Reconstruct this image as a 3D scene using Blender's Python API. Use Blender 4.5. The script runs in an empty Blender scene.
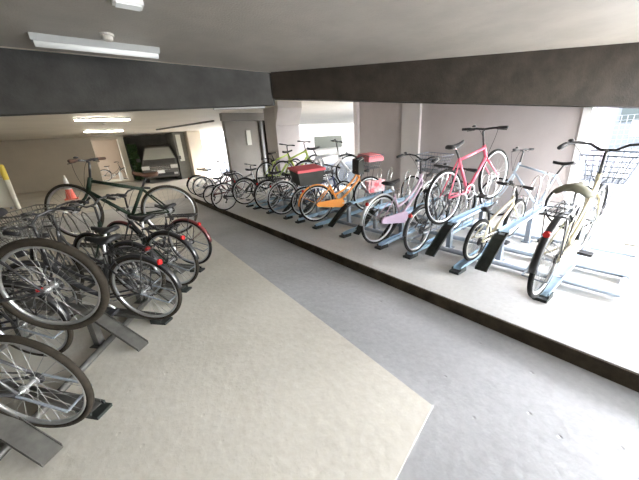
import bpy, math, random
from mathutils import Matrix, Vector, Euler
R = math.radians
scene = bpy.context.scene
col = scene.collection
random.seed(4)

# ---------------------------------------------------------------- materials
def mat(name, c, rough=.5, metal=0., emis=None, es=0., noise=0., nscale=8., bump=0., bscale=40., c2=None, alpha=1., trans=0., coat=0.):
    m = bpy.data.materials.new(name); m.use_nodes = True
    nt = m.node_tree; b = nt.nodes['Principled BSDF']
    b.inputs['Base Color'].default_value = (*c, 1)
    b.inputs['Roughness'].default_value = rough
    b.inputs['Metallic'].default_value = metal
    b.inputs['Alpha'].default_value = alpha
    b.inputs['Transmission Weight'].default_value = trans
    b.inputs['Coat Weight'].default_value = coat
    if emis:
        b.inputs['Emission Color'].default_value = (*emis, 1); b.inputs['Emission Strength'].default_value = es
    tc = nt.nodes.new('ShaderNodeTexCoord')
    if noise > 0 or c2:
        n = nt.nodes.new('ShaderNodeTexNoise'); n.inputs['Scale'].default_value = nscale; n.inputs['Detail'].default_value = 6
        n.inputs['Roughness'].default_value = .6
        nt.links.new(tc.outputs['Object'], n.inputs['Vector'])
        r = nt.nodes.new('ShaderNodeValToRGB')
        k = c2 or tuple(v * (1 - noise) for v in c)
        h = tuple(min(1, v * (1 + noise * .5)) for v in c)
        r.color_ramp.elements[0].position = .35; r.color_ramp.elements[0].color = (*k, 1)
        r.color_ramp.elements[1].position = .65; r.color_ramp.elements[1].color = (*h, 1)
        nt.links.new(n.outputs['Fac'], r.inputs['Fac']); nt.links.new(r.outputs['Color'], b.inputs['Base Color'])
    if bump > 0:
        n2 = nt.nodes.new('ShaderNodeTexNoise'); n2.inputs['Scale'].default_value = bscale; n2.inputs['Detail'].default_value = 5
        nt.links.new(tc.outputs['Object'], n2.inputs['Vector'])
        bp = nt.nodes.new('ShaderNodeBump'); bp.inputs['Strength'].default_value = bump; bp.inputs['Distance'].default_value = .02
        nt.links.new(n2.outputs['Fac'], bp.inputs['Height']); nt.links.new(bp.outputs['Normal'], b.inputs['Normal'])
    return m

def concrete(name, c, dark, pit=.5, rough=.7, nscale=.9):
    """poured concrete: broad stains, fine grain, small pits"""
    m = bpy.data.materials.new(name); m.use_nodes = True
    nt = m.node_tree; b = nt.nodes['Principled BSDF']; b.inputs['Roughness'].default_value = rough
    tc = nt.nodes.new('ShaderNodeTexCoord')
    def noi(s, d=6):
        n = nt.nodes.new('ShaderNodeTexNoise'); n.inputs['Scale'].default_value = s; n.inputs['Detail'].default_value = d
        nt.links.new(tc.outputs['Object'], n.inputs['Vector']); return n
    n1 = noi(nscale, 8)
    r1 = nt.nodes.new('ShaderNodeValToRGB')
    r1.color_ramp.elements[0].position = .3; r1.color_ramp.elements[0].color = (*dark, 1)
    r1.color_ramp.elements[1].position = .7; r1.color_ramp.elements[1].color = (*c, 1)
    nt.links.new(n1.outputs['Fac'], r1.inputs['Fac'])
    n2 = noi(28, 8)
    mx = nt.nodes.new('ShaderNodeMixRGB'); mx.blend_type = 'OVERLAY'; mx.inputs['Fac'].default_value = .22
    nt.links.new(r1.outputs['Color'], mx.inputs['Color1']); nt.links.new(n2.outputs['Color'], mx.inputs['Color2'])
    bw = nt.nodes.new('ShaderNodeRGBToBW'); nt.links.new(n2.outputs['Color'], bw.inputs['Color'])
    nt.links.new(bw.outputs['Val'], mx.inputs['Color2'])
    v = nt.nodes.new('ShaderNodeTexVoronoi'); v.inputs['Scale'].default_value = 7.; v.feature = 'F1'
    v.inputs['Randomness'].default_value = 1
    nt.links.new(tc.outputs['Object'], v.inputs['Vector'])
    r2 = nt.nodes.new('ShaderNodeValToRGB')
    r2.color_ramp.elements[0].position = .03; r2.color_ramp.elements[0].color = (0, 0, 0, 1)
    r2.color_ramp.elements[1].position = .10; r2.color_ramp.elements[1].color = (1, 1, 1, 1)
    nt.links.new(v.outputs['Distance'], r2.inputs['Fac'])
    mul = nt.nodes.new('ShaderNodeMath'); mul.operation = 'MULTIPLY_ADD'
    mul.inputs[1].default_value = pit; nt.links.new(r2.outputs['Color'], mul.inputs[0])
    n3 = noi(14, 8); nt.links.new(n3.outputs['Fac'], mul.inputs[2])
    bp = nt.nodes.new('ShaderNodeBump'); bp.inputs['Strength'].default_value = .5; bp.inputs['Distance'].default_value = .012
    nt.links.new(mul.outputs['Value'], bp.inputs['Height'])
    nt.links.new(mx.outputs['Color'], b.inputs['Base Color']); nt.links.new(bp.outputs['Normal'], b.inputs['Normal'])
    return m

M = {}
M['floor_dark'] = concrete('dark_concrete', (.49, .49, .49), (.35, .35, .35), .9, .55)
M['floor_light'] = concrete('pale_concrete', (.76, .72, .63), (.60, .565, .485), .25, .6)
M['platform'] = concrete('platform_concrete', (.60, .59, .56), (.50, .49, .47), .15, .6)
M['far_floor'] = concrete('far_floor_concrete', (.62, .58, .50), (.50, .46, .40), .1, .6)
M['curb'] = mat('curb_dark_paint', (.075, .06, .042), .7, noise=.4, nscale=6)
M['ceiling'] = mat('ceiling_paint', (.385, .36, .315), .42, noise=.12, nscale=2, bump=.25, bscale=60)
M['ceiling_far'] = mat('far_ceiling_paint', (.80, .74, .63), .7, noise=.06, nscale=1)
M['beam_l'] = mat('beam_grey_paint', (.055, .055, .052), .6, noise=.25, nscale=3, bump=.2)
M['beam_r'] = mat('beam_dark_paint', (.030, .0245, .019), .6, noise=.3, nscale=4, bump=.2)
M['wall'] = mat('wall_mauve_paint', (.55, .50, .495), .75, noise=.05, nscale=2, bump=.15)
M['pilaster'] = mat('pilaster_lit_paint', (.72, .68, .67), .75, noise=.05, nscale=2)  # lighter than the wall: the lit face is put into the colour
M['wall_far'] = mat('far_wall_paint', (.54, .48, .385), .8, noise=.06, nscale=1)
M['wall_beige'] = mat('beige_wall_paint', (.66, .59, .48), .8, noise=.06, nscale=1)
M['recess'] = mat('recess_paint', (.50, .40, .33), .8, noise=.06, nscale=1)
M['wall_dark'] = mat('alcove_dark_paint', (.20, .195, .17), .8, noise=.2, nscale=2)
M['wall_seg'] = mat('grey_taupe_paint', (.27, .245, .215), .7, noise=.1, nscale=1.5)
M['column'] = mat('column_paint', (.60, .56, .54), .75, noise=.06, nscale=2)
M['asphalt'] = mat('sunlit_asphalt', (.085, .095, .105), .85, noise=.12, nscale=3)
M['white'] = mat('white_paint', (.85, .85, .84), .5)
M['purple'] = mat('mauve_siding', (.16, .13, .15), .8, noise=.1)
M['facade'] = mat('pale_facade', (.34, .33, .31), .8, noise=.05)
M['lamp_on'] = mat('lit_tube', (.9, .9, .85), .4, emis=(1, .92, .78), es=26)
M['lamp_near'] = mat('near_diffuser', (.7, .72, .71), .4, emis=(.95, 1, .98), es=.05)
M['plastic'] = mat('cream_plastic', (.62, .60, .54), .5)
M['rubber'] = mat('tyre_rubber', (.018, .017, .016), .75, noise=.3, nscale=30)
M['rubber_brown'] = mat('dusty_tyre_rubber', (.034, .028, .021), .8, noise=.3, nscale=30)
M['whitewall'] = mat('pale_tyre_rubber', (.55, .53, .47), .7)
M['alu'] = mat('aluminium', (.70, .71, .72), .32, metal=.9)
M['spoke'] = mat('spoke_steel', (.38, .38, .37), .6, metal=.35)
M['chrome'] = mat('chrome', (.80, .80, .80), .18, metal=1.)
M['steel'] = mat('galvanised_steel', (.33, .37, .42), .45, metal=.5, noise=.12, nscale=12)
M['rack_blue'] = mat('blue_grey_galvanised', (.38, .52, .64), .45, metal=.45, noise=.1, nscale=10)
M['rack_dull'] = mat('dull_steel', (.17, .165, .15), .5, metal=.6, noise=.3, nscale=8)
M['ramp_dark'] = mat('dark_ramp', (.035, .04, .036), .5, noise=.3, nscale=12)  # near-black green for the right-hand ramps and the low trough feet
M['black'] = mat('black_plastic', (.022, .022, .024), .5)
M['blackmetal'] = mat('black_enamel', (.03, .03, .032), .3, coat=.4)
M['brown'] = mat('brown_leather', (.10, .05, .03), .6)
M['olive_seat'] = mat('olive_vinyl', (.24, .23, .17), .55)
M['red'] = mat('red_reflector', (.65, .03, .03), .25, coat=.5)
M['chrome_wire'] = mat('wire_silver', (.20, .22, .26), .35, metal=.7)
M['dark_wire'] = mat('wire_dark', (.16, .16, .15), .45, metal=.6)
def paint(n, c, r=.3): return mat(n, c, r, coat=.5)
M['p_cream'] = paint('cream_enamel', (.72, .66, .46))
M['p_lilac'] = paint('lilac_enamel', (.66, .50, .62))
M['p_pink'] = paint('pink_enamel', (.85, .16, .24))
M['p_orange'] = paint('orange_enamel', (.90, .36, .08))
M['p_silver'] = paint('silver_white_enamel', (.85, .85, .87))
M['p_lime'] = paint('lime_enamel', (.52, .68, .12))
M['p_navy'] = paint('navy_enamel', (.05, .07, .16))
M['p_green'] = mat('dark_green_enamel', (.010, .022, .013), .5)
M['p_dgrey'] = paint('dark_grey_enamel', (.06, .06, .065))
M['p_black'] = paint('black_gloss_enamel', (.025, .025, .028))
M['p_ice'] = paint('ice_blue_enamel', (.55, .64, .74))
M['p_maroon'] = paint('maroon_enamel', (.16, .03, .03))
M['box_black'] = mat('black_box_fabric', (.05, .05, .045), .7, noise=.2)
M['box_red'] = mat('red_box_lid', (.62, .08, .10), .6)
M['cover_pink'] = mat('pink_red_cover', (.75, .22, .25), .6)
M['tan'] = mat('tan_trim', (.62, .42, .22), .6)
M['floral'] = mat('floral_vinyl', (.86, .84, .84), .5, c2=(.85, .12, .15), nscale=9)
M['carpaint'] = mat('car_dark_silver', (.12, .115, .105), .3, metal=.5, coat=.6)
M['carglass'] = mat('car_glass', (.42, .43, .39), .2, metal=.3)
M['lens'] = mat('head_lamp_lens', (.80, .80, .76), .15, metal=.4)
M['green_leaf'] = mat('dark_hedge_leaf', (.05, .10, .03), .8)
M['cone_o'] = mat('cone_orange', (.80, .13, .08), .5)
M['yellow'] = mat('yellow_paint', (.78, .62, .10), .6)
M['board'] = mat('white_board', (.70, .69, .62), .7)
M['greenpipe'] = mat('pale_pipe', (.42, .42, .42), .5)
M['shade_panel'] = mat('dark_olive_shade', (.022, .022, .014), .6, noise=.5, nscale=5)
M['orange_sign'] = mat('orange_sign', (.85, .50, .18), .6)
M['slab_grey'] = mat('grey_green_slab', (.34, .33, .28), .9, noise=.2)
M['winpane'] = mat('dark_window_glass', (.02, .025, .018), .5)
M['facade_far'] = mat('far_facade', (.10, .10, .10), .85, noise=.1)
M['fixture'] = mat('fixture_housing', (.42, .44, .43), .5)
M['moss'] = mat('dark_slime_streak', (.04, .05, .035), .7)

for k_, v_ in dict(beam_r=.08, beam_l=.15, rubber=.2, rubber_brown=.2, ramp_dark=.2, p_green=.25, curb=.1).items():
    M[k_].node_tree.nodes['Principled BSDF'].inputs['Specular IOR Level'].default_value = v_

# ---------------------------------------------------------------- mesh builder
class MB:
    def __init__(s): s.v = []; s.f = []
    def add(s, vs, fs):
        o = len(s.v); s.v += [tuple(p) for p in vs]; s.f += [tuple(i + o for i in f) for f in fs]
        return s
    def box(s, a, b, mt=None):
        x0, y0, z0 = a; x1, y1, z1 = b
        vs = [(x0, y0, z0), (x1, y0, z0), (x1, y1, z0), (x0, y1, z0), (x0, y0, z1), (x1, y0, z1), (x1, y1, z1), (x0, y1, z1)]
        if mt: vs = [mt @ Vector(p) for p in vs]
        return s.add(vs, [(0, 3, 2, 1), (4, 5, 6, 7), (0, 1, 5, 4), (1, 2, 6, 5), (2, 3, 7, 6), (3, 0, 4, 7)])
    def prism(s, poly, z0, z1):
        n = len(poly); z0 = z0 if isinstance(z0, (list, tuple)) else [z0] * n; z1 = z1 if isinstance(z1, (list, tuple)) else [z1] * n
        vs = [(p[0], p[1], z0[i]) for i, p in enumerate(poly)] + [(p[0], p[1], z1[i]) for i, p in enumerate(poly)]
        fs = [tuple(reversed(range(n))), tuple(range(n, 2 * n))] + [(i, (i + 1) % n, n + (i + 1) % n, n + i) for i in range(n)]
        return s.add(vs, fs)
    def tube(s, pts, r, n=8, closed=False, caps=True):
        pts = [Vector(p) for p in pts]; m = len(pts)
        rs = r if isinstance(r, (list, tuple)) else [r] * m
        def tan(i):
            if closed: t = pts[(i + 1) % m] - pts[i - 1]
            else: t = pts[min(i + 1, m - 1)] - pts[max(i - 1, 0)]
            return t.normalized() if t.length > 1e-9 else Vector((0, 0, 1))
        t = tan(0); up = Vector((0, 0, 1)) if abs(t.z) < .9 else Vector((0, 1, 0))
        nv = (up - t * up.dot(t)).normalized(); vs = []
        for i in range(m):
            t = tan(i); nv = nv - t * nv.dot(t)
            nv = nv.normalized() if nv.length > 1e-6 else t.orthogonal().normalized()
            b = t.cross(nv)
            for k in range(n):
                a = 2 * math.pi * k / n
                vs.append(pts[i] + (nv * math.cos(a) + b * math.sin(a)) * rs[i])
        fs = []
        for i in range(m if closed else m - 1):
            j = (i + 1) % m
            for k in range(n):
                fs.append((i * n + k, i * n + (k + 1) % n, j * n + (k + 1) % n, j * n + k))
        if caps and not closed:
            fs.append(tuple(reversed(range(n)))); fs.append(tuple((m - 1) * n + k for k in range(n)))
        return s.add(vs, fs)
    def ring(s, c, R_, sec, seg=48):
        """lathe round the y axis about c; sec = [(dr, dy)...] closed section"""
        n = len(sec); vs = []
        for i in range(seg):
            a = 2 * math.pi * i / seg; ca, sa = math.cos(a), math.sin(a)
            for dr, dy in sec: vs.append((c[0] + (R_ + dr) * ca, c[1] + dy, c[2] + (R_ + dr) * sa))
        fs = [(i * n + k, ((i + 1) % seg) * n + k, ((i + 1) % seg) * n + (k + 1) % n, i * n + (k + 1) % n) for i in range(seg) for k in range(n)]
        return s.add(vs, fs)
    def disc(s, c, r, y0, y1, seg=24):
        vs = [(c[0] + r * math.cos(2 * math.pi * i / seg), y, c[2] + r * math.sin(2 * math.pi * i / seg)) for y in (y0, y1) for i in range(seg)]
        fs = [tuple(range(seg)), tuple(reversed(range(seg, 2 * seg)))] + [(i, i + seg, (i + 1) % seg + seg, (i + 1) % seg) for i in range(seg)]
        return s.add(vs, fs)
    def strip(s, path, half, thick, seglist=None):
        """flat bar of width 2*half in y following a path in x-z, with thickness"""
        P = [Vector((p[0], 0, p[1])) for p in path]; vs = []
        for i, p in enumerate(P):
            t = (P[min(i + 1, len(P) - 1)] - P[max(i - 1, 0)]).normalized(); nn = Vector((-t.z, 0, t.x))
            for yy, q in ((-half, 0), (half, 0), (half, 1), (-half, 1)):
                vs.append(p + nn * thick * q + Vector((0, yy, 0)))
        fs = [(i * 4 + k, i * 4 + (k + 1) % 4, i * 4 + 4 + (k + 1) % 4, i * 4 + 4 + k) for i in range(len(P) - 1) for k in range(4)]
        fs += [(3, 2, 1, 0), tuple((len(P) - 1) * 4 + k for k in range(4))]
        return s.add(vs, fs)
    def loft(s, secs, close=True):
        n = len(secs[0]); vs = [p for q in secs for p in q]
        fs = [(i * n + k, i * n + (k + 1) % n, (i + 1) * n + (k + 1) % n, (i + 1) * n + k) for i in range(len(secs) - 1) for k in range(n)]
        if close: fs += [tuple(reversed(range(n))), tuple((len(secs) - 1) * n + k for k in range(n))]
        return s.add(vs, fs)
    def mesh(s, name, m, smooth=False):
        me = bpy.data.meshes.new(name); me.from_pydata(s.v, [], s.f); me.update()
        import bmesh
        bm = bmesh.new(); bm.from_mesh(me); bmesh.ops.recalc_face_normals(bm, faces=bm.faces); bm.to_mesh(me); bm.free()
        me.materials.append(m)
        if smooth:
            for p in me.polygons: p.use_smooth = True
        return me
def link(name, me, parent=None, mt=None):
    o = bpy.data.objects.new(name, me); col.objects.link(o)
    if parent: o.parent = parent
    if mt: o.matrix_local = mt
    return o
def obj(name, mb, m, parent=None, smooth=False, mt=None): return link(name, mb.mesh(name, m, smooth), parent, mt)
def tag(o, label=None, cat=None, group=None, kind=None):
    if label: o['label'] = label
    if cat: o['category'] = cat
    if group: o['group'] = group
    if kind: o['kind'] = kind
    return o
def struct(name, mb, m, parent=None):
    o = obj(name, mb, m, parent)
    if not parent: o['kind'] = 'structure'
    return o
def empty(name, loc, rot=(0, 0, 0)):
    o = bpy.data.objects.new(name, None); col.objects.link(o); o.location = loc; o.rotation_euler = rot
    o.empty_display_size = .1
    return o
def arc(cx, cz, r, a0, a1, n, y=0): return [(cx + r * math.cos(R(a0 + (a1 - a0) * i / n)), y, cz + r * math.sin(R(a0 + (a1 - a0) * i / n))) for i in range(n + 1)]
def bez(p0, p1, p2, n=8):
    p0, p1, p2 = Vector(p0), Vector(p1), Vector(p2)
    return [p0 * (1 - t) ** 2 + p1 * 2 * t * (1 - t) + p2 * t * t for t in [i / n for i in range(n + 1)]]

# ---------------------------------------------------------------- bicycle
wheel_cache = {}
def wheel_meshes(rad, tw, tyre, rimm, detail):
    key = (rad, tw, tyre, rimm, detail)
    if key in wheel_cache: return wheel_cache[key]
    seg = 56 if detail else 32
    t = MB(); k = 10 if detail else 6
    t.ring((0, 0, 0), rad - tw, [(tw * math.cos(2 * math.pi * i / k), tw * math.sin(2 * math.pi * i / k)) for i in range(k)], seg)
    ri = rad - 2 * tw
    rm = MB(); rm.ring((0, 0, 0), ri, [(.003, -.012), (.004, .012), (-.006, .011), (-.014, .006), (-.014, -.006), (-.006, -.011)], seg)
    sp = MB(); n = 28 if detail else 20
    for i in range(n):
        a = 2 * math.pi * i / n; side = 1 if i % 2 else -1
        b = a + side * .55 * (1 if (i // 2) % 2 else -1)
        sp.tube([(.022 * math.cos(b), side * .028, .022 * math.sin(b)), ((ri - .006) * math.cos(a), 0, (ri - .006) * math.sin(a))], .0013, 3, caps=False)
    hb = MB(); hb.disc((0, 0, 0), .013, -.045, .045, 12); hb.disc((0, 0, 0), .026, -.032, -.026, 14); hb.disc((0, 0, 0), .026, .026, .032, 14)
    hb.disc((0, 0, 0), .005, -.062, .062, 8)
    r = (rm.mesh('rim', M[rimm], True), t.mesh('tyre', M[tyre], True), sp.mesh('spokes', M['spoke']), hb.mesh('hub', M['alu']))
    wheel_cache[key] = r
    return r
def add_wheel(name, c, rad, tw, tyre, rimm, detail, parent, rotm=None):
    ms = wheel_meshes(rad, tw, tyre, rimm, detail)
    mt = Matrix.Translation(c)
    if rotm: mt = rotm @ mt
    w = link(name, ms[0], parent, mt)
    link('tyre', ms[1], w); link('spokes', ms[2], w); link('hub', ms[3], w)
    return w

def basket(top, bot, z0, z1, nx, ny, nz, r, c):
    """open wire basket; top/bot = (half x, half y) about centre c"""
    b = MB()
    def q(t, u, v):  # u,v in -1..1
        hx = bot[0] + (top[0] - bot[0]) * t; hy = bot[1] + (top[1] - bot[1]) * t
        return (c[0] + u * hx + (.02 * t), c[1] + v * hy, z0 + (z1 - z0) * t)
    for i in range(nz + 1):
        t = i / nz
        b.tube([q(t, -1, -1), q(t, 1, -1), q(t, 1, 1), q(t, -1, 1)], r * (2 if i in (nz,) else 1), 5, closed=True)
    for i in range(nx + 1):
        u = -1 + 2 * i / nx
        b.tube([q(1, u, -1), q(0, u, -1), q(0, u, 1), q(1, u, 1)], r, 4)
    for i in range(ny + 1):
        v = -1 + 2 * i / ny
        b.tube([q(1, -1, v), q(0, -1, v), q(0, 1, v), q(1, 1, v)], r, 4)
    return b

def bicycle(loc, yaw, pitch, lean, label, group, style='city', paintm='p_black', rad=.34, wb=1.08, sh=.85, bh=1.02, tw=.018,
            tyre='rubber', rimm='alu', fender=None, rack=None, basketm=None, chaincase=None, saddle='black', steer=0., box=False,
            cover=None, detail=True, reflector=True, bar='black', wide_saddle=False, s_=1., floral=False, stand=True, ffender=True, tube_r=.016, child_guard=False):
    root = empty('bicycle', loc, (R(lean), R(-pitch), R(yaw)))
    tag(root, label, 'bicycle', group)
    P = M[paintm]; hx = wb - .26 * s_; n = 8 if detail else 5
    rh = Vector((0, 0, rad)); fh = Vector((wb, 0, rad))
    bb = Vector((.44 * s_, 0, .28 if s_ > .9 else .20)); ht = Vector((hx, 0, bh - .20 * s_)); hb = Vector((hx + .055 * s_, 0, bh - .36 * s_))
    st = Vector((.27 * s_, 0, min(.62 * s_, sh - .14) if style != 'mtb' else sh - .16)); sd = Vector((.21 * s_, 0, sh))
    f = MB()
    if style == 'mtb':
        f.tube([st + (bb - st) * .06, ht + Vector((.012, 0, -.035))], tube_r, n)
        f.tube([bb, hb], tube_r * 1.15, n)
    elif style == 'double':
        low = st + (bb - st) * .55; f.tube(bez(ht + Vector((.015, 0, -.06)), (hx - .14, 0, ht.z - .32), low), tube_r, n)
        f.tube(bez(hb, (hx - .12, 0, hb.z - .22), bb + Vector((.0, 0, .02))), tube_r * 1.1, n)
    else:
        f.tube(bez(hb + Vector((-.005, 0, .05)), (hx - .06, 0, bb.z + .10), bb, 10), tube_r * 1.35, n)
        f.tube(bez(ht + Vector((.01, 0, -.06)), (hx - .10, 0, bb.z + .24), bb + (st - bb) * .35, 10), tube_r * .8, n)
    f.tube([bb, st], tube_r, n); f.tube([ht, hb], tube_r * 1.25, n)
    for y in (-1, 1):
        f.tube([bb + Vector((-.02, y * .02, 0)), bb + Vector((-.09, y * .035, .01)), rh + Vector((0, y * .06, 0))], tube_r * .6, n)
        f.tube([st + Vector((0, y * .015, -.03)), rh + Vector((.0, y * .06, .0))], tube_r * .5, n)
    f.disc(bb, .024, -.036, .036, 12)
    obj('frame', f, P, root, True)
    # steering assembly rotates about the head tube
    ax = (ht - hb).normalized()
    S = Matrix.Translation(hb) @ Matrix.Rotation(R(steer), 4, ax) @ Matrix.Translation(-hb)
    fk = MB(); cr = hb - ax * .04
    fk.tube([ht, cr], tube_r * .8, n)
    for y in (-1, 1):
        fk.tube([cr + Vector((0, y * .012, .005)), cr + Vector((.0, y * .045, -.03)), cr.lerp(fh, .6) + Vector((-.015, y * .052, 0)), fh + Vector((0, y * .055, 0))], [tube_r * .8, tube_r * .75, tube_r * .6, tube_r * .45], n)
    obj('fork', fk, P if style != 'double' else M['chrome'], root, True, S)
    add_wheel('rear_wheel', rh, rad, tw, tyre, rimm, detail, root)
    add_wheel('front_wheel', fh, rad, tw, tyre, rimm, detail, root, S)
    # bars
    h = MB(); stm = Vector((hx - .025 * s_, 0, bh - .03)); grips = []; w = .28 * s_
    if style == 'mtb':
        cl = Vector((hx + .01 * s_, 0, bh - .01)); h.tube([ht, stm, cl], .013, n)
        pl = [cl + Vector((-.03, y * w, .015)) for y in (-1, 1)]
        h.tube([pl[0], cl + Vector((-.01, -.1, .012)), cl, cl + Vector((-.01, .1, .012)), pl[1]], .0125, n)
        for y in (-1, 1): grips.append((cl + Vector((-.03, y * w, .015)), cl + Vector((-.022, y * (w - .11), .014))))
    else:
        h.tube([ht, stm + Vector((0, 0, .0)), stm + Vector((.045, 0, .02))], .012, n)
        c0 = stm + Vector((.045, 0, .02))
        for y in (-1, 1):
            h.tube([c0, c0 + Vector((.01, y * .05, .0)), c0 + Vector((.0, y * .12, .045)), c0 + Vector((-.04, y * .2, .06)), c0 + Vector((-.11, y * w * .97, .05)), c0 + Vector((-.2, y * w, .035))], .0115, n)
            grips.append((c0 + Vector((-.21, y * w, .033)), c0 + Vector((-.10, y * w * .965, .052))))
    hm = obj('handlebar', h, M['blackmetal'] if bar == 'black' else M['chrome'], root, True, S)
    for a, b in grips:
        g = MB(); g.tube([a, b], .0175, n); obj('grip', g, M['black'] if saddle != 'brown' else M['brown'], hm, True)
        if detail:
            g = MB(); e = b + (b - a) * .25; yy = 1 if a.y > 0 else -1
            g.tube([e, e + Vector((.035, 0, -.02)), a.lerp(b, .3) + Vector((.045, 0, -.035))], [.009, .007, .005], 6)
            obj('brake_lever', g, M['black'] if style == 'mtb' else M['alu'], hm, True)
    if detail:
        cb = MB()
        for a, b in grips:
            e = b + (b - a) * .3; cb.tube(bez(e, e + Vector((.16, 0, .05)), hb + Vector((.03, 0, .02)), 10), .0028, 4)
        obj('brake_cable', cb, M['black'], root, True, S)
        bl = MB(); q = grips[1][1] + Vector((.02, -.03 if grips[1][1].y > 0 else .03, .02)); bl.tube([q, q + Vector((0, 0, .012)), q + Vector((0, 0, .022))], [.024, .024, .010], 12)
        obj('bell', bl, M['blackmetal'], hm, True)
    # saddle
    sp = MB(); sp.tube([st, sd + Vector((0, 0, -.03))], .0125, n); obj('seat_post', sp, M['alu'] if style != 'mtb' else M['black'], root, True)
    sa = MB(); W = (.13 if wide_saddle else (.065 if style == 'mtb' else .095)) * (s_ if s_ > .85 else .8); L = .27 * (s_ if s_ > .85 else .85)
    secs = []
    for i in range(9):
        t = i / 8; x = -.48 * L + L * t; ww = W * (1 - t) ** .8 if t > .25 else W * (.72 + .3 * math.sin(t / .25 * 1.57))
        ww = max(ww, .018); th = .035 if t < .6 else .028
        dz = .018 * (1 - 2 * t) ** 2 if not wide_saddle else -.02 * t
        secs.append([Vector((sd.x + x, ww * math.cos(a), sd.z + dz + (math.sin(a) * (.016 if math.sin(a) > 0 else th) - (.5 * th * abs(math.cos(a)) ** 4) - (.05 * math.cos(a) ** 2 if wide_saddle else 0)))) for a in [2 * math.pi * k / 12 for k in range(12)]])
    sa.loft(secs); so = obj('saddle', sa, M[saddle], root, True)
    if detail:
        sr = MB()
        for y in (-1, 1): sr.tube([sd + Vector((-.10 * s_, y * .05, -.01)), sd + Vector((-.02, y * .025, -.04)), sd + Vector((.09 * s_, y * .012, -.01))], .0045, 5)
        obj('saddle_rail', sr, M['chrome'], so, True)
    # drive
    crk = MB(); crr = .075 if chaincase else .09
    crk.ring(bb + Vector((0, -.045, 0)), crr * s_, [(.006, -.002), (.006, .002), (-.008, .002), (-.008, -.002)], 28)
    for k in range(5):
        a = 2 * math.pi * k / 5; crk.tube([bb + Vector((0, -.045, 0)), bb + Vector((crr * s_ * math.cos(a), -.045, crr * s_ * math.sin(a)))], .005, 4)
    co = obj('crankset', crk, M['alu'], root)
    ang = R(random.uniform(-50, 50))
    for sgn in (1, -1):
        d = Vector((math.cos(ang) * sgn, 0, math.sin(ang) * sgn)) * .16 * s_; y = -.06 * sgn
        ca = MB(); ca.tube([bb + Vector((0, y, 0)), bb + d + Vector((0, y * 1.15, 0))], [.012, .009], 6); obj('crank_arm', ca, M['alu'], co, True)
        pe = MB(); c = bb + d + Vector((0, y * 1.15, 0)); yo = .05 if y > 0 else -.05
        pe.box(c + Vector((-.04, min(0, 2 * yo), -.011)), c + Vector((.04, max(0, 2 * yo), -.003))); pe.box(c + Vector((-.04, min(0, 2 * yo), .003)), c + Vector((.04, max(0, 2 * yo), .011)))
        pe.tube([c, c + Vector((0, 2 * yo, 0))], .008, 6)
        obj('pedal', pe, M['black'], co)
    ch = MB(); y = -.045
    for k, (r1, r2) in enumerate(((crr * s_, .035), (-crr * s_, -.035))):
        ch.tube([bb + Vector((0, y, r1)), rh + Vector((0, y, r2))], .0045, 4)
    obj('chain', ch, M['blackmetal'], root)
    spk = MB(); spk.disc(rh + Vector((0, 0, 0)), .038, -.05, -.036, 16); obj('sprocket', spk, M['blackmetal'], root)
    if chaincase:
        cc = MB(); rr = (.085, .042); pts = []
        for a in range(-80, 81, 20): pts.append((bb.x + rr[0] * math.cos(R(a)), bb.z + rr[0] * math.sin(R(a))))
        for a in range(100, 261, 20): pts.append((rh.x + .02 + rr[1] * math.cos(R(a)), rh.z + rr[1] * math.sin(R(a))))
        nn = len(pts)
        cc.add([(p[0], yy, p[1]) for yy in (-.072, -.052) for p in pts], [tuple(range(nn)), tuple(reversed(range(nn, 2 * nn)))] + [(i, i + nn, (i + 1) % nn + nn, (i + 1) % nn) for i in range(nn)])
        obj('chain_case', cc, M[chaincase], root)
    elif style == 'mtb':
        dr = MB(); dr.tube([rh + Vector((0, -.055, -.01)), rh + Vector((.03, -.055, -.07)), rh + Vector((.0, -.055, -.13))], .011, 6); dr.disc(rh + Vector((.03, 0, -.07)), .022, -.06, -.05, 10); dr.disc(rh + Vector((0, 0, -.13)), .022, -.06, -.05, 10)
        dr.disc(rh, .05, -.04, -.03, 18)
        obj('derailleur', dr, M['blackmetal'], root)
    if fender:
        for nm, c, a0, a1, mt in (('rear_mudguard', rh, 20, 178, None), ('front_mudguard', fh, -5, 128, S))[:2 if ffender else 1]:
            g = MB(); A = arc(c[0], c[2], rad + .014, a0, a1, 20); vs = []
            for (x, _, z) in A:
                dx, dz = x - c[0], z - c[2]; l = math.hypot(dx, dz); dx /= l; dz /= l
                for (dy, dr_) in ((-.028, -.014), (-.018, 0), (0, .005), (.018, 0), (.028, -.014), (.018, -.003), (0, .001), (-.018, -.003)):
                    vs.append([Vector((x + dx * dr_, dy, z + dz * dr_))])
            k = 8; secs = [[v[0] for v in vs[i * k:(i + 1) * k]] for i in range(len(A))]
            g.loft(secs)
            for y in (-1, 1):
                e = A[-2] if c is rh else A[1]
                e = A[-5] if c is rh else A[3]
                g.tube([(c[0], y * .05, c[2]), (e[0], y * .028, e[2])], .0028, 4)
            go = obj(nm, g, M[fender], root, True, mt)
            if c is rh and reflector:
                e = A[-7]; q = MB(); q.tube([(e[0] - .005, 0, e[2]), (e[0] - .022, 0, e[2] + .003)], [.026, .022], 12); obj('reflector', q, M['red'], go)
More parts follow.
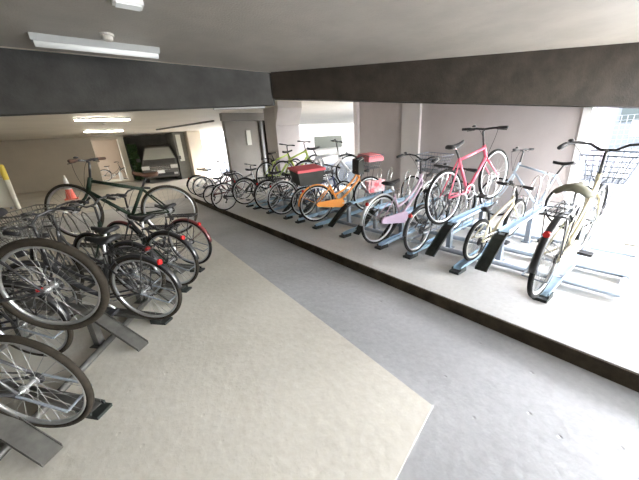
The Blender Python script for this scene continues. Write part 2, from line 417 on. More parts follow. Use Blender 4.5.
    if rack:
        k = MB(); z = 2 * rad + .055; x0, x1 = -.20, .20
        k.tube([(x1, -.055, z), (x0, -.065, z), (x0 - .02, 0, z), (x0, .065, z), (x1, .055, z)], .006, 6)
        for y in (-.03, 0, .03): k.tube([(x1, y, z), (x0, y, z)], .004, 5)
        for x in (-.12, 0, .12): k.tube([(x, -.06, z), (x, .06, z)], .004, 5)
        for y in (-1, 1):
            k.tube([(x0 + .04, y * .065, z), (0.0, y * .068, rad)], .0055, 5); k.tube([(x1 - .06, y * .06, z), (0.0, y * .068, rad)], .0045, 5)
        k.tube([(x1, .05, z), (st.x - .02, .02, st.z - .04)], .005, 5); k.tube([(x1, -.05, z), (st.x - .02, -.02, st.z - .04)], .005, 5)
        obj('rear_carrier', k, M[rack], root)
    if stand:
        k = MB()
        if style == 'city':
            for y in (-1, 1): k.tube([rh + Vector((0, y * .07, 0)), rh + Vector((-.25, y * .08, -.09)), ], .007, 6)
            k.tube([rh + Vector((-.25, -.08, -.09)), rh + Vector((-.25, .08, -.09))], .007, 6)
        else: k.tube([rh + Vector((.05, .06, -.01)), rh + Vector((.30, .09, -.03))], .008, 6)
        obj('kickstand', k, M['steel'] if style == 'city' else M['blackmetal'], root)
    if basketm:
        c = Vector((wb + .02, 0, 0)); z0 = bh - (.31 if rad > .342 else .20)
        bk = basket((.15, .20), (.115, .15), z0, z0 + .23, 6, 8, 5, .0038 if rad > .34 else .0028, c)
        bo = obj('basket', bk, M[basketm], root, False, S)
        br = MB(); br.tube([(hx + .03, 0, z0 + .06), (wb - .10, 0, z0 + .05)], .01, 6)
        for y in (-1, 1): br.tube([(wb, y * .055, rad), (wb + .04, y * .10, z0)], .004, 5)
        obj('basket_stay', br, M['blackmetal'], bo)
        lp = MB(); lp.tube([(wb - .09, 0, z0 - .05), (wb + .0, 0, z0 - .055)], [.02, .034], 12); obj('head_lamp', lp, M['blackmetal'], root, True, S)
        if cover:
            cv = MB(); zt = z0 + .235
            zt -= .05; a_ = [Vector((wb + .02 + u * .155, v * .205, zt)) for u, v in ((-1, -1), (1, -1), (1, 1), (-1, 1))]
            b_ = [Vector((wb + .02 + u * .12, v * .16, zt + .055)) for u, v in ((-1, -1), (1, -1), (1, 1), (-1, 1))]
            c_ = [p + Vector((0, 0, -.05)) for p in a_]
            cv.loft([c_, a_, b_]); obj('basket_cover', cv, M[cover], bo)
    if box:
        z = 2 * rad + .065; b = MB(); bot = [Vector((-.14 + u * .19, v * .19, z)) for u, v in ((-1, -1), (1, -1), (1, 1), (-1, 1))]
        top = [Vector((-.14 + u * .235, v * .235, z + .25)) for u, v in ((-1, -1), (1, -1), (1, 1), (-1, 1))]
        b.loft([bot, top]); bx = obj('rear_basket', b, M['box_black'], root)
        l = MB(); l.loft([[p + Vector((0, 0, -.03)) + (p - Vector((-.14, 0, p.z))) * .04 for p in top], [p + Vector((0, 0, .008)) + (p - Vector((-.14, 0, p.z))) * .02 for p in top], [p * 1 + Vector((0, 0, .014)) - (p - Vector((-.14, 0, p.z))) * .2 for p in top]])
        obj('lid', l, M['box_red'], bx)
    if floral:
        q = MB(); q.box((wb - .04, .035, rad + .02), (wb + .32, .06, rad + .24)); q.box((wb - .04, -.06, rad + .02), (wb + .32, -.035, rad + .24))
        obj('wheel_cover', q, M['floral'], root)
    if child_guard:
        k = MB(); zz = bh + .02
        k.box((hx - .02, -.11, zz - .30), (hx + .09, .11, zz - .04)); obj('black_front_bag', k, M['box_black'], root)
    return root

# ================================================================ SETTING
# ground slabs
fl = MB(); fl.prism([(-12, -5), (2.345, -5), (2.345, 11), (-12, 11)], -.15, 0); struct('floor', fl, M['floor_dark'])
fl = MB(); fl.prism([(-12, 11), (7, 11), (7, 17.9), (5.6, 18.2), (5.6, 26), (-12, 26)], -.15, 0); struct('floor', fl, M['far_floor'])
fl = MB(); fl.prism([(1.295, .682), (1.33, 1.6), (1.43, 5.3), (1.52, 8.2), (-11.9, 8.2), (-11.9, -2.2)], 0.0, .006); struct('floor', fl, M['floor_light'])
fl = MB(); fl.prism([(2.345, -3), (6.45, -3), (6.45, 10.99), (2.345, 10.99)], -.15, .12); struct('floor', fl, M['platform'])
cb = MB(); cb.box((2.325, -3, 0), (2.345, 11, .118)); struct('trim_1', cb, M['curb'])
g = MB(); g.prism([(6.45, -30), (60, -30), (60, 60), (-20, 60), (-20, 26.05), (5.7, 26.05), (5.7, 18.3), (7.05, 18), (7.05, 11.05), (6.45, 11.05)], -.3, .02); struct('floor', g, M['asphalt'])
g = MB(); g.box((6.75, -4, .02), (6.9, 1.1, .032)); struct('trim_2', g, M['white'])
# ceiling: camera side of the two beams, and beyond
A = (2.41, 4.18); B = (7.2, .149)
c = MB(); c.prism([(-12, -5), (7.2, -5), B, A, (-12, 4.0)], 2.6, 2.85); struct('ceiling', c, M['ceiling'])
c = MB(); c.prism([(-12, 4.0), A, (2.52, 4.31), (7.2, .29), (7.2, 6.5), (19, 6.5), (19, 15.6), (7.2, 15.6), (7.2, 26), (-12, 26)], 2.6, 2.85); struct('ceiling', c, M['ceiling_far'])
# beams (haunched towards the room corner)
b = MB()
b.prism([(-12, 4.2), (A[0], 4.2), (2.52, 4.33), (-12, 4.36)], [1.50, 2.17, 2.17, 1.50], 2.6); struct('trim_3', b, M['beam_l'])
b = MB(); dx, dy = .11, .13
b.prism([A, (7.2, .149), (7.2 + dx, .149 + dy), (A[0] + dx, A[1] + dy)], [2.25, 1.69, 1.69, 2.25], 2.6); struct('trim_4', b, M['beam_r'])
# thin service strip under the left beam
p = MB(); p.tube([(1.55, 4.385, 2.135), (2.35, 4.385, 2.165)], .03, 8); tag(obj('conduit_pipe', p, M['greenpipe']), 'short pale grey conduit behind the lower edge of the left beam by the corner', 'pipe')
# grey wall behind the right rack with a pilaster in its lit tone
w = MB(); w.box((6.3, 1.31, 0), (6.44, 4.2, 2.6)); w.box((6.3, 4.69, 0), (6.44, 6.2, 2.6)); struct('wall_right', w, M['wall'])
w = MB(); w.box((6.22, 4.2, 0.1), (6.46, 4.69, 2.6)); struct('trim_5', w, M['pilaster'])
w = MB(); w.box((6.27, 1.2, .1), (6.46, 1.31, 2.6)); struct('trim_6', w, M['white'])
w = MB(); w.box((6.22, 6.2, .1), (6.46, 6.36, 2.6)); struct('trim_7', w, M['pilaster'])
# column and wall block on the far side of the rack
w = MB(); w.box((4.46, 7.75, 0), (5.27, 8.4, 2.6)); w.prism([(4.0, 6.75), (4.72, 6.75), (5.27, 7.75), (4.46, 7.75)], [2.45, 2.45, 2.1, 2.1], 2.6); struct('wall_column', w, M['column'])
w = MB(); w.box((3.89, 10.2, 0), (5.35, 10.45, 2.6)); struct('wall_block', w, M['wall_seg'])
w = MB(); w.box((3.50, 9.3, 2.38), (6.3, 9.5, 2.6)); struct('trim_10', w, M['wall_seg'])
w = MB(); w.box((5.35, 10.0, 0), (6.4, 10.3, 2.6)); struct('wall_shade_panel', w, M['shade_panel'])  # near-black panel paints in the dark shade beside the column
p = MB(); p.tube([(5.2, 10.12, .12), (5.2, 10.12, 2.58)], .06, 12); tag(obj('drain_pipe', p, M['greenpipe'], None, True), 'pale vertical drain pipe between the taupe wall and the dark shade panel', 'pipe')
p = MB(); p.box((4.60, 10.16, 1.62), (4.78, 10.2, 2.12)); p.box((4.62, 10.155, 1.65), (4.76, 10.165, 2.09)); tag(obj('notice_plate', p, M['board']), 'small pale upright plate fixed on the taupe wall block', 'sign')
# far walls
def wall_seg(name, a, b, t, z0, z1, m):
    a, b = Vector(a), Vector(b); d = (b - a).normalized(); nn = Vector((-d.y, d.x)) * t
    w = MB(); w.prism([a, b, b + nn, a + nn], z0, z1); return struct(name, w, m)
wall_seg('wall_far', (-12, 22.6), (.26, 20.85), .25, 0, 2.6, M['wall_far'])
wall_seg('wall_recess', (.2, 22.9), (1.6, 22.9), .2, 0, 2.6, M['recess'])
w = MB(); w.box((.26, 20.8, 2.42), (1.6, 21.0, 2.6)); w.box((1.5, 20.75, 0), (1.78, 21.0, 2.6)); struct('trim_8', w, M['wall_beige'])
w = MB(); w.box((.26, 20.8, 0), (1.6, 22.9, .12)); struct('trim_9', w, M['wall_beige'])
w = MB(); w.box((1.62, 21.0, 0), (1.78, 23.6, 2.6)); struct('wall_alcove_side', w, M['wall_beige'])
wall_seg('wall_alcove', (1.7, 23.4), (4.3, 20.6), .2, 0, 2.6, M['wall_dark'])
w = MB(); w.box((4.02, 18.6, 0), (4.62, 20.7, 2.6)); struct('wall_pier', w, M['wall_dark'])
p = MB(); p.box((4.12, 18.54, 1.0), (4.36, 18.6, 2.45)); tag(obj('wall_panel', p, M['board']), 'tall narrow pale panel on the dark pier beside the parked van', 'panel')
w = MB(); w.box((4.62, 18.0, 0), (5.35, 18.6, 2.6)); struct('wall_pilaster', w, M['wall_beige'])
w = MB(); w.box((-12, -5, 0), (-11.8, 23, 2.6)); struct('wall_left', w, M['wall_far'])
w = MB(); w.box((-12, -5.2, 0), (1.6, -5, 2.6)); struct('wall_back', w, M['wall'])
# ceiling pipe towards the street opening
p = MB(); p.tube([(2.76, 15.8, 2.57), (4.04, 11.64, 2.57)], .035, 8); tag(obj('ceiling_pipe', p, M['wall_dark'], None, True), 'thin dark pipe crossing the far ceiling towards the bright street opening', 'pipe')

# ---------------------------------------------------------------- lights in the room
def tube_light(x0, x1, y, z, label, near):
    t = empty('ceiling_light', ((x0 + x1) / 2, y, z)); L = (x1 - x0) / 2
    tag(t, label, 'ceiling light', 'fluorescent ceiling lights')
    h = MB(); h.loft([[Vector((sx * L, -.075, 0)), Vector((sx * L, .075, 0)), Vector((sx * L, .045, -.045)), Vector((sx * L, -.045, -.045))] for sx in (-1, 1)])
    obj('housing', h, M['fixture'], t)
    d = MB(); d.tube([(-L * .97, 0, -.056), (L * .97, 0, -.056)], .03 if near else .02, 10); obj('diffuser', d, M['lamp_near'] if near else M['lamp_on'], t, True)
tube_light(-.147, .838, 3.71, 2.6, 'long white fluorescent fixture on the nearer ceiling in front of the left beam', True)
tube_light(-.091, 1.22, 10.6, 2.6, 'lit fluorescent tube beyond the left beam, nearer of the two', False)
tube_light(.065, 1.421, 15.5, 2.6, 'lit fluorescent tube beyond the left beam, farther of the two', False)
for yy, xx, d_ in ((-2.9, .6, 'added fill tube light far behind the camera over the aisle'),):  # unseen tube added to brighten the room from behind
    tube_light(xx, xx + 1.24, yy, 2.6, d_, False)
t = empty('ceiling_light', (.47, 2.66, 2.6)); tag(t, 'small pale ceiling fitting cut by the top edge of the photo', 'ceiling light')
q = MB(); q.box((-.09, -.05, -.035), (.09, .05, 0)); obj('housing', q, M['white'], t); q = MB(); q.box((-.075, -.04, -.045), (.075, .04, -.035)); obj('diffuser', q, M['lamp_near'], t)
def lathe_z(prof, seg=16):
    m = MB(); m.loft([[Vector((r * math.cos(2 * math.pi * k / seg), r * math.sin(2 * math.pi * k / seg), z)) for k in range(seg)] for r, z in prof]); return m
t = empty('smoke_detector', (.383, 3.434, 2.6)); tag(t, 'small round cream smoke detector on the near ceiling by the white fixture', 'smoke detector')
obj('base', lathe_z([(.055, 0), (.055, -.015), (.05, -.018)]), M['plastic'], t); obj('sensor_cap', lathe_z([(.042, -.018), (.04, -.045), (.025, -.055)]), M['plastic'], t)
t = empty('smoke_detector', (.632, 12.25, 2.6)); tag(t, 'tiny dark ceiling sensor between the two lit tubes', 'smoke detector')
obj('base', lathe_z([(.06, 0), (.06, -.02), (.03, -.05)]), M['plastic'], t)

# ---------------------------------------------------------------- racks
def trough_parts(root, foot, yaw, upper, surf, length=1.72, base=0.):
    """one wheel channel with its ramp, leg and wheel hoop; children of the rack"""
    mt = Matrix.Translation((foot[0], foot[1], base)) @ Matrix.Rotation(R(yaw), 4, 'Z')
    hw = (.05 if base > 0 else .042) if upper else .042
    if upper:
        path = [(0, .02), (.36, .29), (.48, .345), (length, .40)]
        rp = MB(); rp.strip(path[:3], hw + .012, .006)
        for y in (-1, 1): rp.add(*_flange(path[:3], y * (hw + .012), .03))
        a = path[1:]
    else:
        a = [(0, .03), (.12, .045), (length, .12)]
    ch = MB(); ch.strip(a[1:] if upper else a, hw, .005)
    for y in (-1, 1): ch.add(*_flange(a[1:] if upper else a, y * hw, .035))
    t = obj('trough', ch, surf, root, False, mt)
    if upper: obj('ramp', rp, M['ramp_dark'] if base > 0 else M['rack_dull'], t)
    else:
        rp = MB(); rp.box((-.07, -hw - .012, .0), (.10, hw + .012, .028)); rp.box((-.02, -hw - .012, .028), (.10, -hw, .05)); rp.box((-.02, hw, .028), (.10, hw + .012, .05)); obj('foot', rp, M['ramp_dark'], t)
    for x in ((.46, 1.35) if upper else (.5, 1.35)):
        lg = MB()
        z = .345 + (x - .48) * .044 if upper else .07
        lg.box((x - .03, -.028, .06 if not upper else .0), (x + .03, .028, z))
        if upper: lg.box((x - .06, -.05, 0), (x + .06, .05, .012))
        obj('leg', lg, M['steel'] if base > 0 else M['rack_dull'], t)
    hp = MB(); x = length - .52; z = (.40 if upper else .10)
    for xx in ((x, 0), (x + .32, .05)):
        hp = MB(); hp.tube([(xx[0], -.045, z), (xx[0] + .10, -.045, z + .36), (xx[0] + .14, -.03, z + .46), (xx[0] + .15, 0, z + .49), (xx[0] + .14, .03, z + .46), (xx[0] + .10, .045, z + .36), (xx[0], .045, z)], .009, 8)
        obj('wheel_hoop', hp, M['chrome'] if base > 0 else M['rack_dull'], t, True)
def _flange(path, y, h):
    vs = []
    for x, z in path: vs += [(x, y - .002, z), (x, y + .002, z), (x, y + .002, z + h), (x, y - .002, z + h)]
    n = len(path)
    fs = [(i * 4 + k, i * 4 + (k + 1) % 4, i * 4 + 4 + (k + 1) % 4, i * 4 + 4 + k) for i in range(n - 1) for k in range(4)] + [(3, 2, 1, 0), tuple((n - 1) * 4 + k for k in range(4))]
    return vs, fs

rk = empty('bicycle_rack', (3.4, .17, .12)); tag(rk, 'galvanised two-level bicycle rack with blue-grey troughs on the raised platform at right', 'bicycle rack')
I = Matrix.Translation((-3.4, -.17, -.12))
def rchild(o): return o
rkb = rk
low_y = [.61, 1.40, 2.02, 2.50, 3.25, 3.98, 4.55, 5.0, 5.75, 6.45, 6.86]
up_y = [1.22, 1.84, 2.62, 3.15, 3.80, 4.75, 5.4, 6.1]
for y in low_y: trough_parts(rk, (2.92 - 3.4, y - .17), 0, False, M['rack_blue'], base=0.001)
for y in up_y: trough_parts(rk, (3.08 - 3.4, y - .17), 0, True, M['rack_blue'], base=0.001)
for x, n_ in ((3.36, 0), (3.86, 0), (4.55, 0)):
    b = MB(); b.tube([(x - 3.4, 0, .045), (x - 3.4, 7.2, .045)], .03, 10); obj('base_rail', b, M['steel'], rk, True)
for y in (.03, 2.2, 4.4, 6.9):
    b = MB(); b.box((3.36 - 3.4, y - .015, .02), (4.55 - 3.4, y + .015, .045)); obj('cross_bar', b, M['steel'], rk)

rl = empty('bicycle_rack', (-.2, 2.6, 0)); tag(rl, 'dull steel two-level bicycle rack set diagonally along the left side', 'bicycle rack')
def lf(x, y): return (x + .2, y - 2.6)
YL = 131
for (x, y), up in [((-.58, 1.86), True), ((-.38, 2.08), False), ((-.04, 2.58), True), ((.17, 2.92), False), ((.36, 3.20), True), ((.50, 3.47), False), ((.80, 3.94), False), ((.62, 4.0), True), ((-.9, 1.35), False)]:
    trough_parts(rl, lf(x, y), YL, up, M['rack_dull'])
for k in (.35, 1.35):
    b = MB(); d = Vector((math.cos(R(YL)), math.sin(R(YL)))) * k
    b.tube([(-1.0 + d.x + .2, 1.2 + d.y - 2.6, .035), (.85 + d.x + .2, 3.95 + d.y - 2.6, .035)], .025, 8); obj('base_rail', b, M['rack_dull'], rl, True)

# ---------------------------------------------------------------- bicycles on the right
GR = 'bicycles parked in the right-hand rack'; GL = 'bicycles parked in the left-hand rack'
bicycle((2.69, .59, .27), -1, 4, 4, 'cream city bicycle with wire front basket and olive saddle, nearest at the right', GR, paintm='p_cream', rad=.35, bh=1.06, sh=.90,
        fender='p_black', rack='blackmetal', basketm='chrome_wire', chaincase='p_cream', saddle='olive_seat', wide_saddle=True)
bicycle((3.22, 1.37, .19), -4, 6, 6, 'small cream childrens bicycle with pale tyres beside the empty blue trough', GR, style='mtb', paintm='p_cream', rad=.25, wb=.85, sh=.60, bh=.72, s_=.70, bar='chrome',
        rimm='whitewall', tw=.02, stand=False)
bicycle((3.0, 1.98, .19), 2, 3, 5, 'black small-wheeled bicycle low in the rack beneath the pink one', GR, style='mtb', paintm='p_dgrey', rad=.30, wb=.98, sh=.76, bh=.94, fender='p_black')
bicycle((3.30, 1.80, .53), -7, 9, 1, 'bright pink sport bicycle raised on an upper trough with dark flat handlebar', GR, style='mtb', paintm='p_pink', rad=.335, wb=1.02, sh=.90, bh=.98, tube_r=.019, rimm='alu')
bicycle((2.83, 2.47, .23), -1, 2, 5, 'lilac step-through city bicycle with swept handlebar and lilac chain case', GR, style='double', paintm='p_lilac', rad=.335, sh=.80, chaincase='p_lilac', fender='alu', basketm='chrome_wire', rack=None)
bicycle((2.97, 4.02, .23), -14, 2, 5, 'orange city bicycle carrying a black rear box with red lid', GR, style='double', paintm='p_orange', rad=.33, chaincase='p_orange', fender='p_orange', ffender=False, tube_r=.02, box=True, basketm='chrome_wire', cover='cover_pink', rack='blackmetal', floral=True, child_guard=True)
bicycle((3.10, 4.62, .21), -6, 0, 4, 'small dark bicycle just behind the orange one, under the silver frame', GR, style='mtb', paintm='p_navy', rad=.29, wb=.95, sh=.74, bh=.9, detail=False)
bicycle((3.55, 5.10, .56), -18, 2, 4, 'silver-white diamond-frame sport bicycle raised above the orange bicycle', GR, style='mtb', paintm='p_silver', rad=.34, wb=1.02, sh=.9, bh=.98, tube_r=.03)
bicycle((2.86, 5.02, .22), -4, 0, 4, 'grey city bicycle with chain case left of the small dark bicycle', GR, paintm='p_dgrey', rad=.34, fender='alu', rack='blackmetal', detail=False, sh=.8, bh=.95)
bicycle((2.88, 5.72, .22), 0, -2, 4, 'black city bicycle low in the rack in front of the light column', GR, paintm='p_black', rad=.33, fender='p_black', rack='blackmetal', detail=False, sh=.8, bh=.95)
bicycle((3.78, 6.45, .54), 0, 4, 4, 'lime sport bicycle raised on the rack, nearer of the two lime ones', GR, style='mtb', paintm='p_lime', rad=.33, wb=1.02, detail=False, tube_r=.024)
bicycle((3.35, 6.60, .54), 12, 0, 6, 'lime sport bicycle raised beside the light column, farther of the two lime ones', GR, style='mtb', paintm='p_lime', rad=.33, wb=1.02, detail=False, tube_r=.022)
bicycle((2.84, 6.84, .2), -2, -2, 3, 'dark green city bicycle in front of the taupe wall block', GR, paintm='p_green', rad=.33, detail=False, fender='p_black')
GF = 'bicycles standing at the far end of the platform'
bicycle((2.36, 6.98, .12), 4, 0, 3, 'black bicycle at the platform edge, nearest of the far loose group', GF, style='mtb', paintm='p_black', rad=.34, detail=False)
bicycle((2.40, 8.0, .12), 2, 0, 3, 'small dark bicycle beyond the nearest loose bicycle at the platform edge', GF, style='mtb', paintm='p_maroon', rad=.27, wb=.9, sh=.7, bh=.85, detail=False)
bicycle((2.60, 9.5, .12), 0, 0, 3, 'grey bicycle near the far end, in front of the bright street opening', GF, paintm='p_dgrey', rad=.33, detail=False, fender='alu')
bicycle((2.62, 10.2, .12), -3, 0, 3, 'farthest bicycle on the platform, pale with a brown saddle', GF, paintm='p_silver', rad=.33, detail=False, saddle='brown', fender='p_black')
bicycle((5.35, 1.02, .12), 80, 0, 3, 'ice-blue bicycle standing across the end of the rack near the grey wall', GR, style='mtb', paintm='p_ice', rad=.34, sh=.95, bh=1.14, saddle='black')
bicycle((4.95, 2.5, .12), 80, 0, 3, 'pale silver bicycle standing against the grey wall behind the pink bicycle', GR, style='mtb', paintm='p_silver', rad=.34, sh=.86, bh=1.0)

# ---------------------------------------------------------------- bicycles on the left
bicycle((-.56, 1.98, .12), 140, 3, -4, 'silver-rimmed dark bicycle nearest the camera in the left rack', GL, paintm='p_dgrey', rad=.34, fender=None, tyre='rubber_brown', chaincase=None, rack=None)
bicycle((-.40, 2.43, .47), 148, 1, -4, 'dark bicycle with thick tyres raised on the nearest upper trough at left', GL, style='mtb', paintm='p_black', rad=.345, tw=.026, tyre='rubber_brown')
bicycle((-.66, 2.85, .12), 138, 0, -4, 'black city bicycle squeezed low under the raised thick-tyred one', GL, paintm='p_black', rad=.34, fender='p_black', rack='blackmetal', tyre='rubber_brown')
bicycle((.12, 3.42, .10), 130, 0, -5, 'dark grey city bicycle with basket squeezed between two low ones in the left rack', GL, paintm='p_dgrey', rad=.33, fender='p_black', rack='blackmetal', basketm='dark_wire', tyre='rubber_brown', saddle='black', sh=.8, bh=.98)
bicycle((-1.15, 3.3, .10), 138, 0, 6, 'dark bicycle at the left photo edge whose handlebar shows above the basket', GL, paintm='p_green', rad=.33, fender='p_black', tyre='rubber_brown')
bicycle((.13, 2.82, .10), 135, -2, -5, 'dark city bicycle with wire basket, third along the left rack', GL, paintm='p_black', rad=.34, fender='p_black', rack='blackmetal', basketm='dark_wire', steer=8, tyre='rubber_brown')
bicycle((.47, 3.42, .10), 128, -2, -4, 'dark green city bicycle with black mudguards, low and left of the farthest one', GL, paintm='p_green', rad=.34, fender='p_black', rack='blackmetal', tyre='rubber_brown')
bicycle((.80, 3.98, .09), 128, -2, -4, 'maroon-fendered dark bicycle with red reflector at the far end of the left rack', GL, paintm='p_black', rad=.33, fender='p_maroon', rack='blackmetal')
bicycle((.63, 4.12, .54), 158, 6, -6, 'dark green diamond-frame bicycle with brown saddle raised high in the left rack', GL, style='mtb', paintm='p_green', rad=.335, wb=1.05, sh=.80, bh=.95, saddle='brown', steer=-14, tube_r=.02, tyre='rubber_brown', basketm=None)

# ---------------------------------------------------------------- parked van
def van(loc, yaw):
    t = empty('car', loc, (0, 0, R(yaw))); tag(t, 'dark silver minivan parked nose out in the far alcove', 'car')
    # local: nose at -y, width along x
    W = .92
    prof = [(0, .35, .80), (.02, .72, .92), (.28, .98, .93), (.85, 1.18, .93), (1.55, 1.86, .74), (2.2, 2.0, .72), (4.2, 1.98, .72), (4.6, 1.2, .9), (4.65, .4, .9)]
    b = MB(); secs = []
    for y, z, w in prof:
        zb = .30; wl = W * (w if z < 1.3 else .93)
        zz = min(z, 1.05)
        secs.append([Vector((-W * .93, y, zb)), Vector((-wl if z < 1.3 else -W * .95, y, zz * .75)), Vector((-(W * w), y, z - .05)), Vector((-(W * w) + .10, y, z)), Vector(((W * w) - .10, y, z)), Vector(((W * w), y, z - .05)), Vector((wl if z < 1.3 else W * .95, y, zz * .75)), Vector((W * .93, y, zb))])
    b.loft(secs); obj('body', b, M['carpaint'], t)
    g = MB(); g.loft([[Vector(p) for p in ((-.80, .86, 1.235), (.80, .86, 1.235), (.60, 1.46, 1.815), (-.60, 1.46, 1.815))], [Vector(p) for p in ((-.80, .885, 1.21), (.80, .885, 1.21), (.60, 1.485, 1.79), (-.60, 1.485, 1.79))]])
    obj('windshield', g, M['carglass'], t)
    for s in (-1, 1):
        g = MB(); g.box((s * .50, -.02, .72), (s * .86, .12, .90)); obj('head_lamp', g, M['lens'], t)
        g = MB(); g.box((s * .62, -.04, .40), (s * .80, .02, .50)); obj('fog_lamp', g, M['lens'], t)
        g = MB(); g.box((s * .95, 1.0, 1.12), (s * 1.12, 1.12, 1.30)); obj('side_mirror', g, M['carpaint'], t)
        for y in (.85, 3.7):
            wv = MB(); seg = 20
            for sx in (0, 1): pass
            wv.loft([[Vector((s * xx, y + rr * math.cos(2 * math.pi * k / seg), .32 + rr * math.sin(2 * math.pi * k / seg))) for k in range(seg)] for xx, rr in ((.72, .32), (.93, .32), (.94, .28))])
            obj('wheel', wv, M['rubber'], t)
    g = MB()
    for k in range(3): g.box((-.46, -.03, .66 + k * .075), (.46, .03, .70 + k * .075))
    obj('grille', g, M['chrome'], t)
    g = MB(); g.box((-.60, -.03, .36), (.60, .03, .52)); obj('air_intake', g, M['black'], t)
    g = MB(); g.box((-.17, -.06, .50), (.17, -.03, .66)); obj('number_plate', g, M['white'], t)
van((2.85, 17.7, 0), -12)
# dark hedge/tarp left of the van
random.seed(9)
t = MB()
for i in range(900):
    c_ = Vector((random.uniform(1.9, 2.3), random.uniform(20.3, 21.2), random.uniform(.1, 2.1)))
    d = Vector((random.gauss(0, 1), random.gauss(0, 1), random.gauss(0, 1))).normalized() * .09; e = d.orthogonal().normalized() * .05
    t.add([c_ - d, c_ + e, c_ + d, c_ - e], [(0, 1, 2, 3)])
t = tag(empty('shrub', (0, 0, 0)), 'dark green shrub filling the left side of the van alcove', 'shrub') and t
sh = [o for o in col.objects if o.name.startswith('shrub')][0]
obj('foliage', t, M['green_leaf'], sh)
t = MB(); t.tube([(2.1, 20.75, 0), (2.1, 20.75, 1.6)], .04, 8); obj('stem', t, M['brown'], sh)
# traffic cone
t = empty('traffic_cone', (-1.0, 15.4, 0)); tag(t, 'orange and white traffic cone in front of the far wall', 'traffic cone')
q = MB(); q.box((-.22, -.22, 0), (.22, .22, .04)); obj('base', q, M['cone_o'], t)
obj('cone_body', lathe_z([(.17, .04), (.115, .40)]), M['cone_o'], t); obj('reflective_band', lathe_z([(.115, .40), (.05, .84)]), M['white'], t); obj('tip', lathe_z([(.05, .84), (.035, .95)]), M['board'], t)
# bollard and board at the far left
t = empty('bollard', (-2.45, 14.5, 0)); tag(t, 'slim post with yellow top and white lower half at the left edge', 'post')
obj('post', lathe_z([(.075, 0), (.075, 1.02)]), M['board'], t); obj('yellow_top', lathe_z([(.078, 1.02), (.078, 1.5), (.05, 1.53)]), M['yellow'], t)
t = empty('partition_board', (-3.0, 14.9, 0)); tag(t, 'low white board standing behind the yellow and white post', 'board')
q = MB(); q.box((-.9, 0, .06), (.42, .04, 1.08)); obj('panel', q, M['board'], t)
for s in (-.8, .3):
    q = MB(); q.box((s, -.15, 0), (s + .05, .19, .06)); obj('foot', q, M['steel'], t)
# bicycle in the recess
bicycle((.45, 21.7, .12), 0, 0, 0, 'dark bicycle parked inside the pale recess of the far wall', None, paintm='p_dgrey', detail=False, fender='p_black')
q = empty('bottle', (1.2, 21.2, .12)); tag(q, 'small white upright canister in the recess beside the dark bicycle', 'canister')
obj('body', lathe_z([(.09, 0), (.09, .42), (.04, .48)]), M['white'], q); obj('cap', lathe_z([(.045, .48), (.045, .56)]), M['board'], q)

# ---------------------------------------------------------------- outside, right end
def fence(x, y0, y1, z0, z1):
    t = empty('mesh_fence', (x, (y0 + y1) / 2, .02)); tag(t, 'pale wire mesh fence standing outside beyond the right end', 'fence')
    m = MB(); L = (y1 - y0) / 2; n = int((y1 - y0) / .12)
    for i in range(n + 1): m.box((-.006, -L + 2 * L * i / n - .011, z0), (.006, -L + 2 * L * i / n + .006, z1))
    k = int((z1 - z0) / .12)
    for i in range(k + 1): m.box((-.006, -L, z0 + (z1 - z0) * i / k - .006), (.006, L, z0 + (z1 - z0) * i / k + .006))
    obj('mesh_panel', m, M['dark_wire'], t)
    for y in (-L, 0, L):
        p = MB(); p.box((-.03, y - .03, 0), (.03, y + .03, z1 + .04)); obj('post', p, M['greenpipe'], t)
    s = MB(); s.box((-.04, .35 + L - 1.25, 1.15), (-.02, .35 + L - .95, 1.55)); obj('white_sign', s, M['white'], t)
    s = MB(); s.box((-.04, -.2 + L - 1.6, 1.28), (-.02, L - 1.30, 1.42)); obj('orange_sign', s, M['orange_sign'], t)
fence(12, -2.6, 2.0, .7, 1.72)
w = empty('building', (14, 3.2, .02)); tag(w, 'mauve-sided building glimpsed outside right of the grey wall', 'building')
q = MB(); q.box((-.2, -.72, 0), (3, 1.6, 6)); obj('wall', q, M['purple'], w); q = MB(); q.box((-.4, -.75, 0), (-.2, 1.6, 1.15)); obj('plinth', q, M['white'], w)
w = empty('building', (26, 0, .02)); tag(w, 'pale building far outside behind the mesh fence', 'building')
q = MB(); q.box((0, -18, 0), (3, 6, 7)); obj('wall', q, M['facade_far'], w)
for y in (-9, -5, -1, 3):
    q = MB(); q.box((-.05, y - .6, 1.5), (0.02, y + .6, 2.7)); obj('window', q, M['winpane'], w)
# low grey slab on the platform end
q = MB(); q.prism([(5.05, -.35), (5.05, .36), (6.15, .55), (6.15, -.2)], .12, .135); tag(obj('grey_slab', q, M['slab_grey']), 'thin grey-green slab lying on the platform at the right edge beyond the rack', 'mat')
q = MB(); q.prism([(3.98, .19), (4.0, .66), (4.78, .66), (4.82, .30)], .12, .155); tag(obj('white_slab', q, M['white']), 'thin white slab lying on the platform behind the rack rails at right', 'plate')  # thin white quad slightly proud of the platform
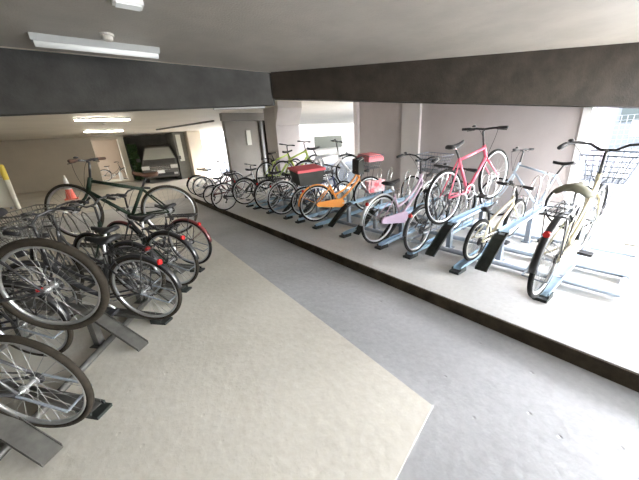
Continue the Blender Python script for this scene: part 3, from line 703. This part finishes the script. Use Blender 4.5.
# outside, beyond the left opening of the wall
w = empty('building', (12.5, 16.5, .02)); tag(w, 'pale low building with a dark window strip seen past the silver bicycle', 'building')
q = MB(); q.box((-3.0, 0, 0), (6, 4, 3.4)); obj('wall', q, M['facade'], w)
q = MB(); q.box((-.35, -.06, 1.08), (2.35, .01, 1.88)); wo = obj('window', q, M['winpane'], w)
q = MB(); q.box((-1.9, -.5, 0), (-.5, 0, 1.9)); obj('annex', q, M['column'], w)
w = empty('building', (10, 32, .02)); tag(w, 'bright pale building across the street beyond the far opening', 'building')
q = MB(); q.box((-8, 0, 0), (14, 4, 8)); obj('wall', q, M['facade'], w)
for x in (-3, 0, 3, 6):
    q = MB(); q.box((x, -.05, 1), (x + 1.3, .01, 2.4)); obj('window', q, M['greenpipe'], w)

# ---------------------------------------------------------------- daylight
wd = bpy.data.worlds.new('World'); scene.world = wd; wd.use_nodes = True
nt = wd.node_tree; bg = nt.nodes['Background']
sky = nt.nodes.new('ShaderNodeTexSky'); sky.sky_type = 'NISHITA'; sky.sun_disc = False; sky.sun_elevation = R(48); sky.sun_rotation = R(120)
sky.air_density = 1.0; sky.dust_density = 3.0
mx = nt.nodes.new('ShaderNodeMixRGB'); mx.inputs['Fac'].default_value = .75; mx.inputs['Color2'].default_value = (.95, .97, 1.0, 1)
nt.links.new(sky.outputs['Color'], mx.inputs['Color1']); nt.links.new(mx.outputs['Color'], bg.inputs['Color'])
bg.inputs['Strength'].default_value = 3.6
sun = bpy.data.lights.new('sun', 'SUN'); sun.energy = 3; sun.angle = R(3); sun.color = (1, .97, .92)
so = bpy.data.objects.new('sun', sun); col.objects.link(so)
so.rotation_euler = Vector((.62, -.35, .75)).to_track_quat('Z', 'Y').to_euler(); so.location = (20, -10, 20)

# ---------------------------------------------------------------- camera
F = 285.
def nrm(v): return Vector(v).normalized()
Dn = nrm((55, 820, F)); U = -Dn
Yv = Vector((90 - 320, 156.4 - 240, F)); Yv = (Yv - U * Yv.dot(U)).normalized(); Xv = Yv.cross(U)
# rows: world axes in image axes (right, down, forward)
right = Vector((Xv.x, Yv.x, U.x)); down = Vector((Xv.y, Yv.y, U.y)); fwd = Vector((Xv.z, Yv.z, U.z))
mt = Matrix((( right.x, -down.x, -fwd.x, 0), (right.y, -down.y, -fwd.y, 0), (right.z, -down.z, -fwd.z, 1.6), (0, 0, 0, 1)))
cam = bpy.data.cameras.new('camera'); co = bpy.data.objects.new('camera', cam); col.objects.link(co)
co.matrix_world = mt; cam.sensor_width = 36; cam.lens = 36 * F / 639; cam.clip_start = .02; cam.clip_end = 200
scene.camera = co
scene.view_settings.view_transform = 'Standard'; scene.view_settings.look = 'None'; scene.view_settings.exposure = 2.1; scene.view_settings.gamma = 1
scene.view_settings.use_curve_mapping = False
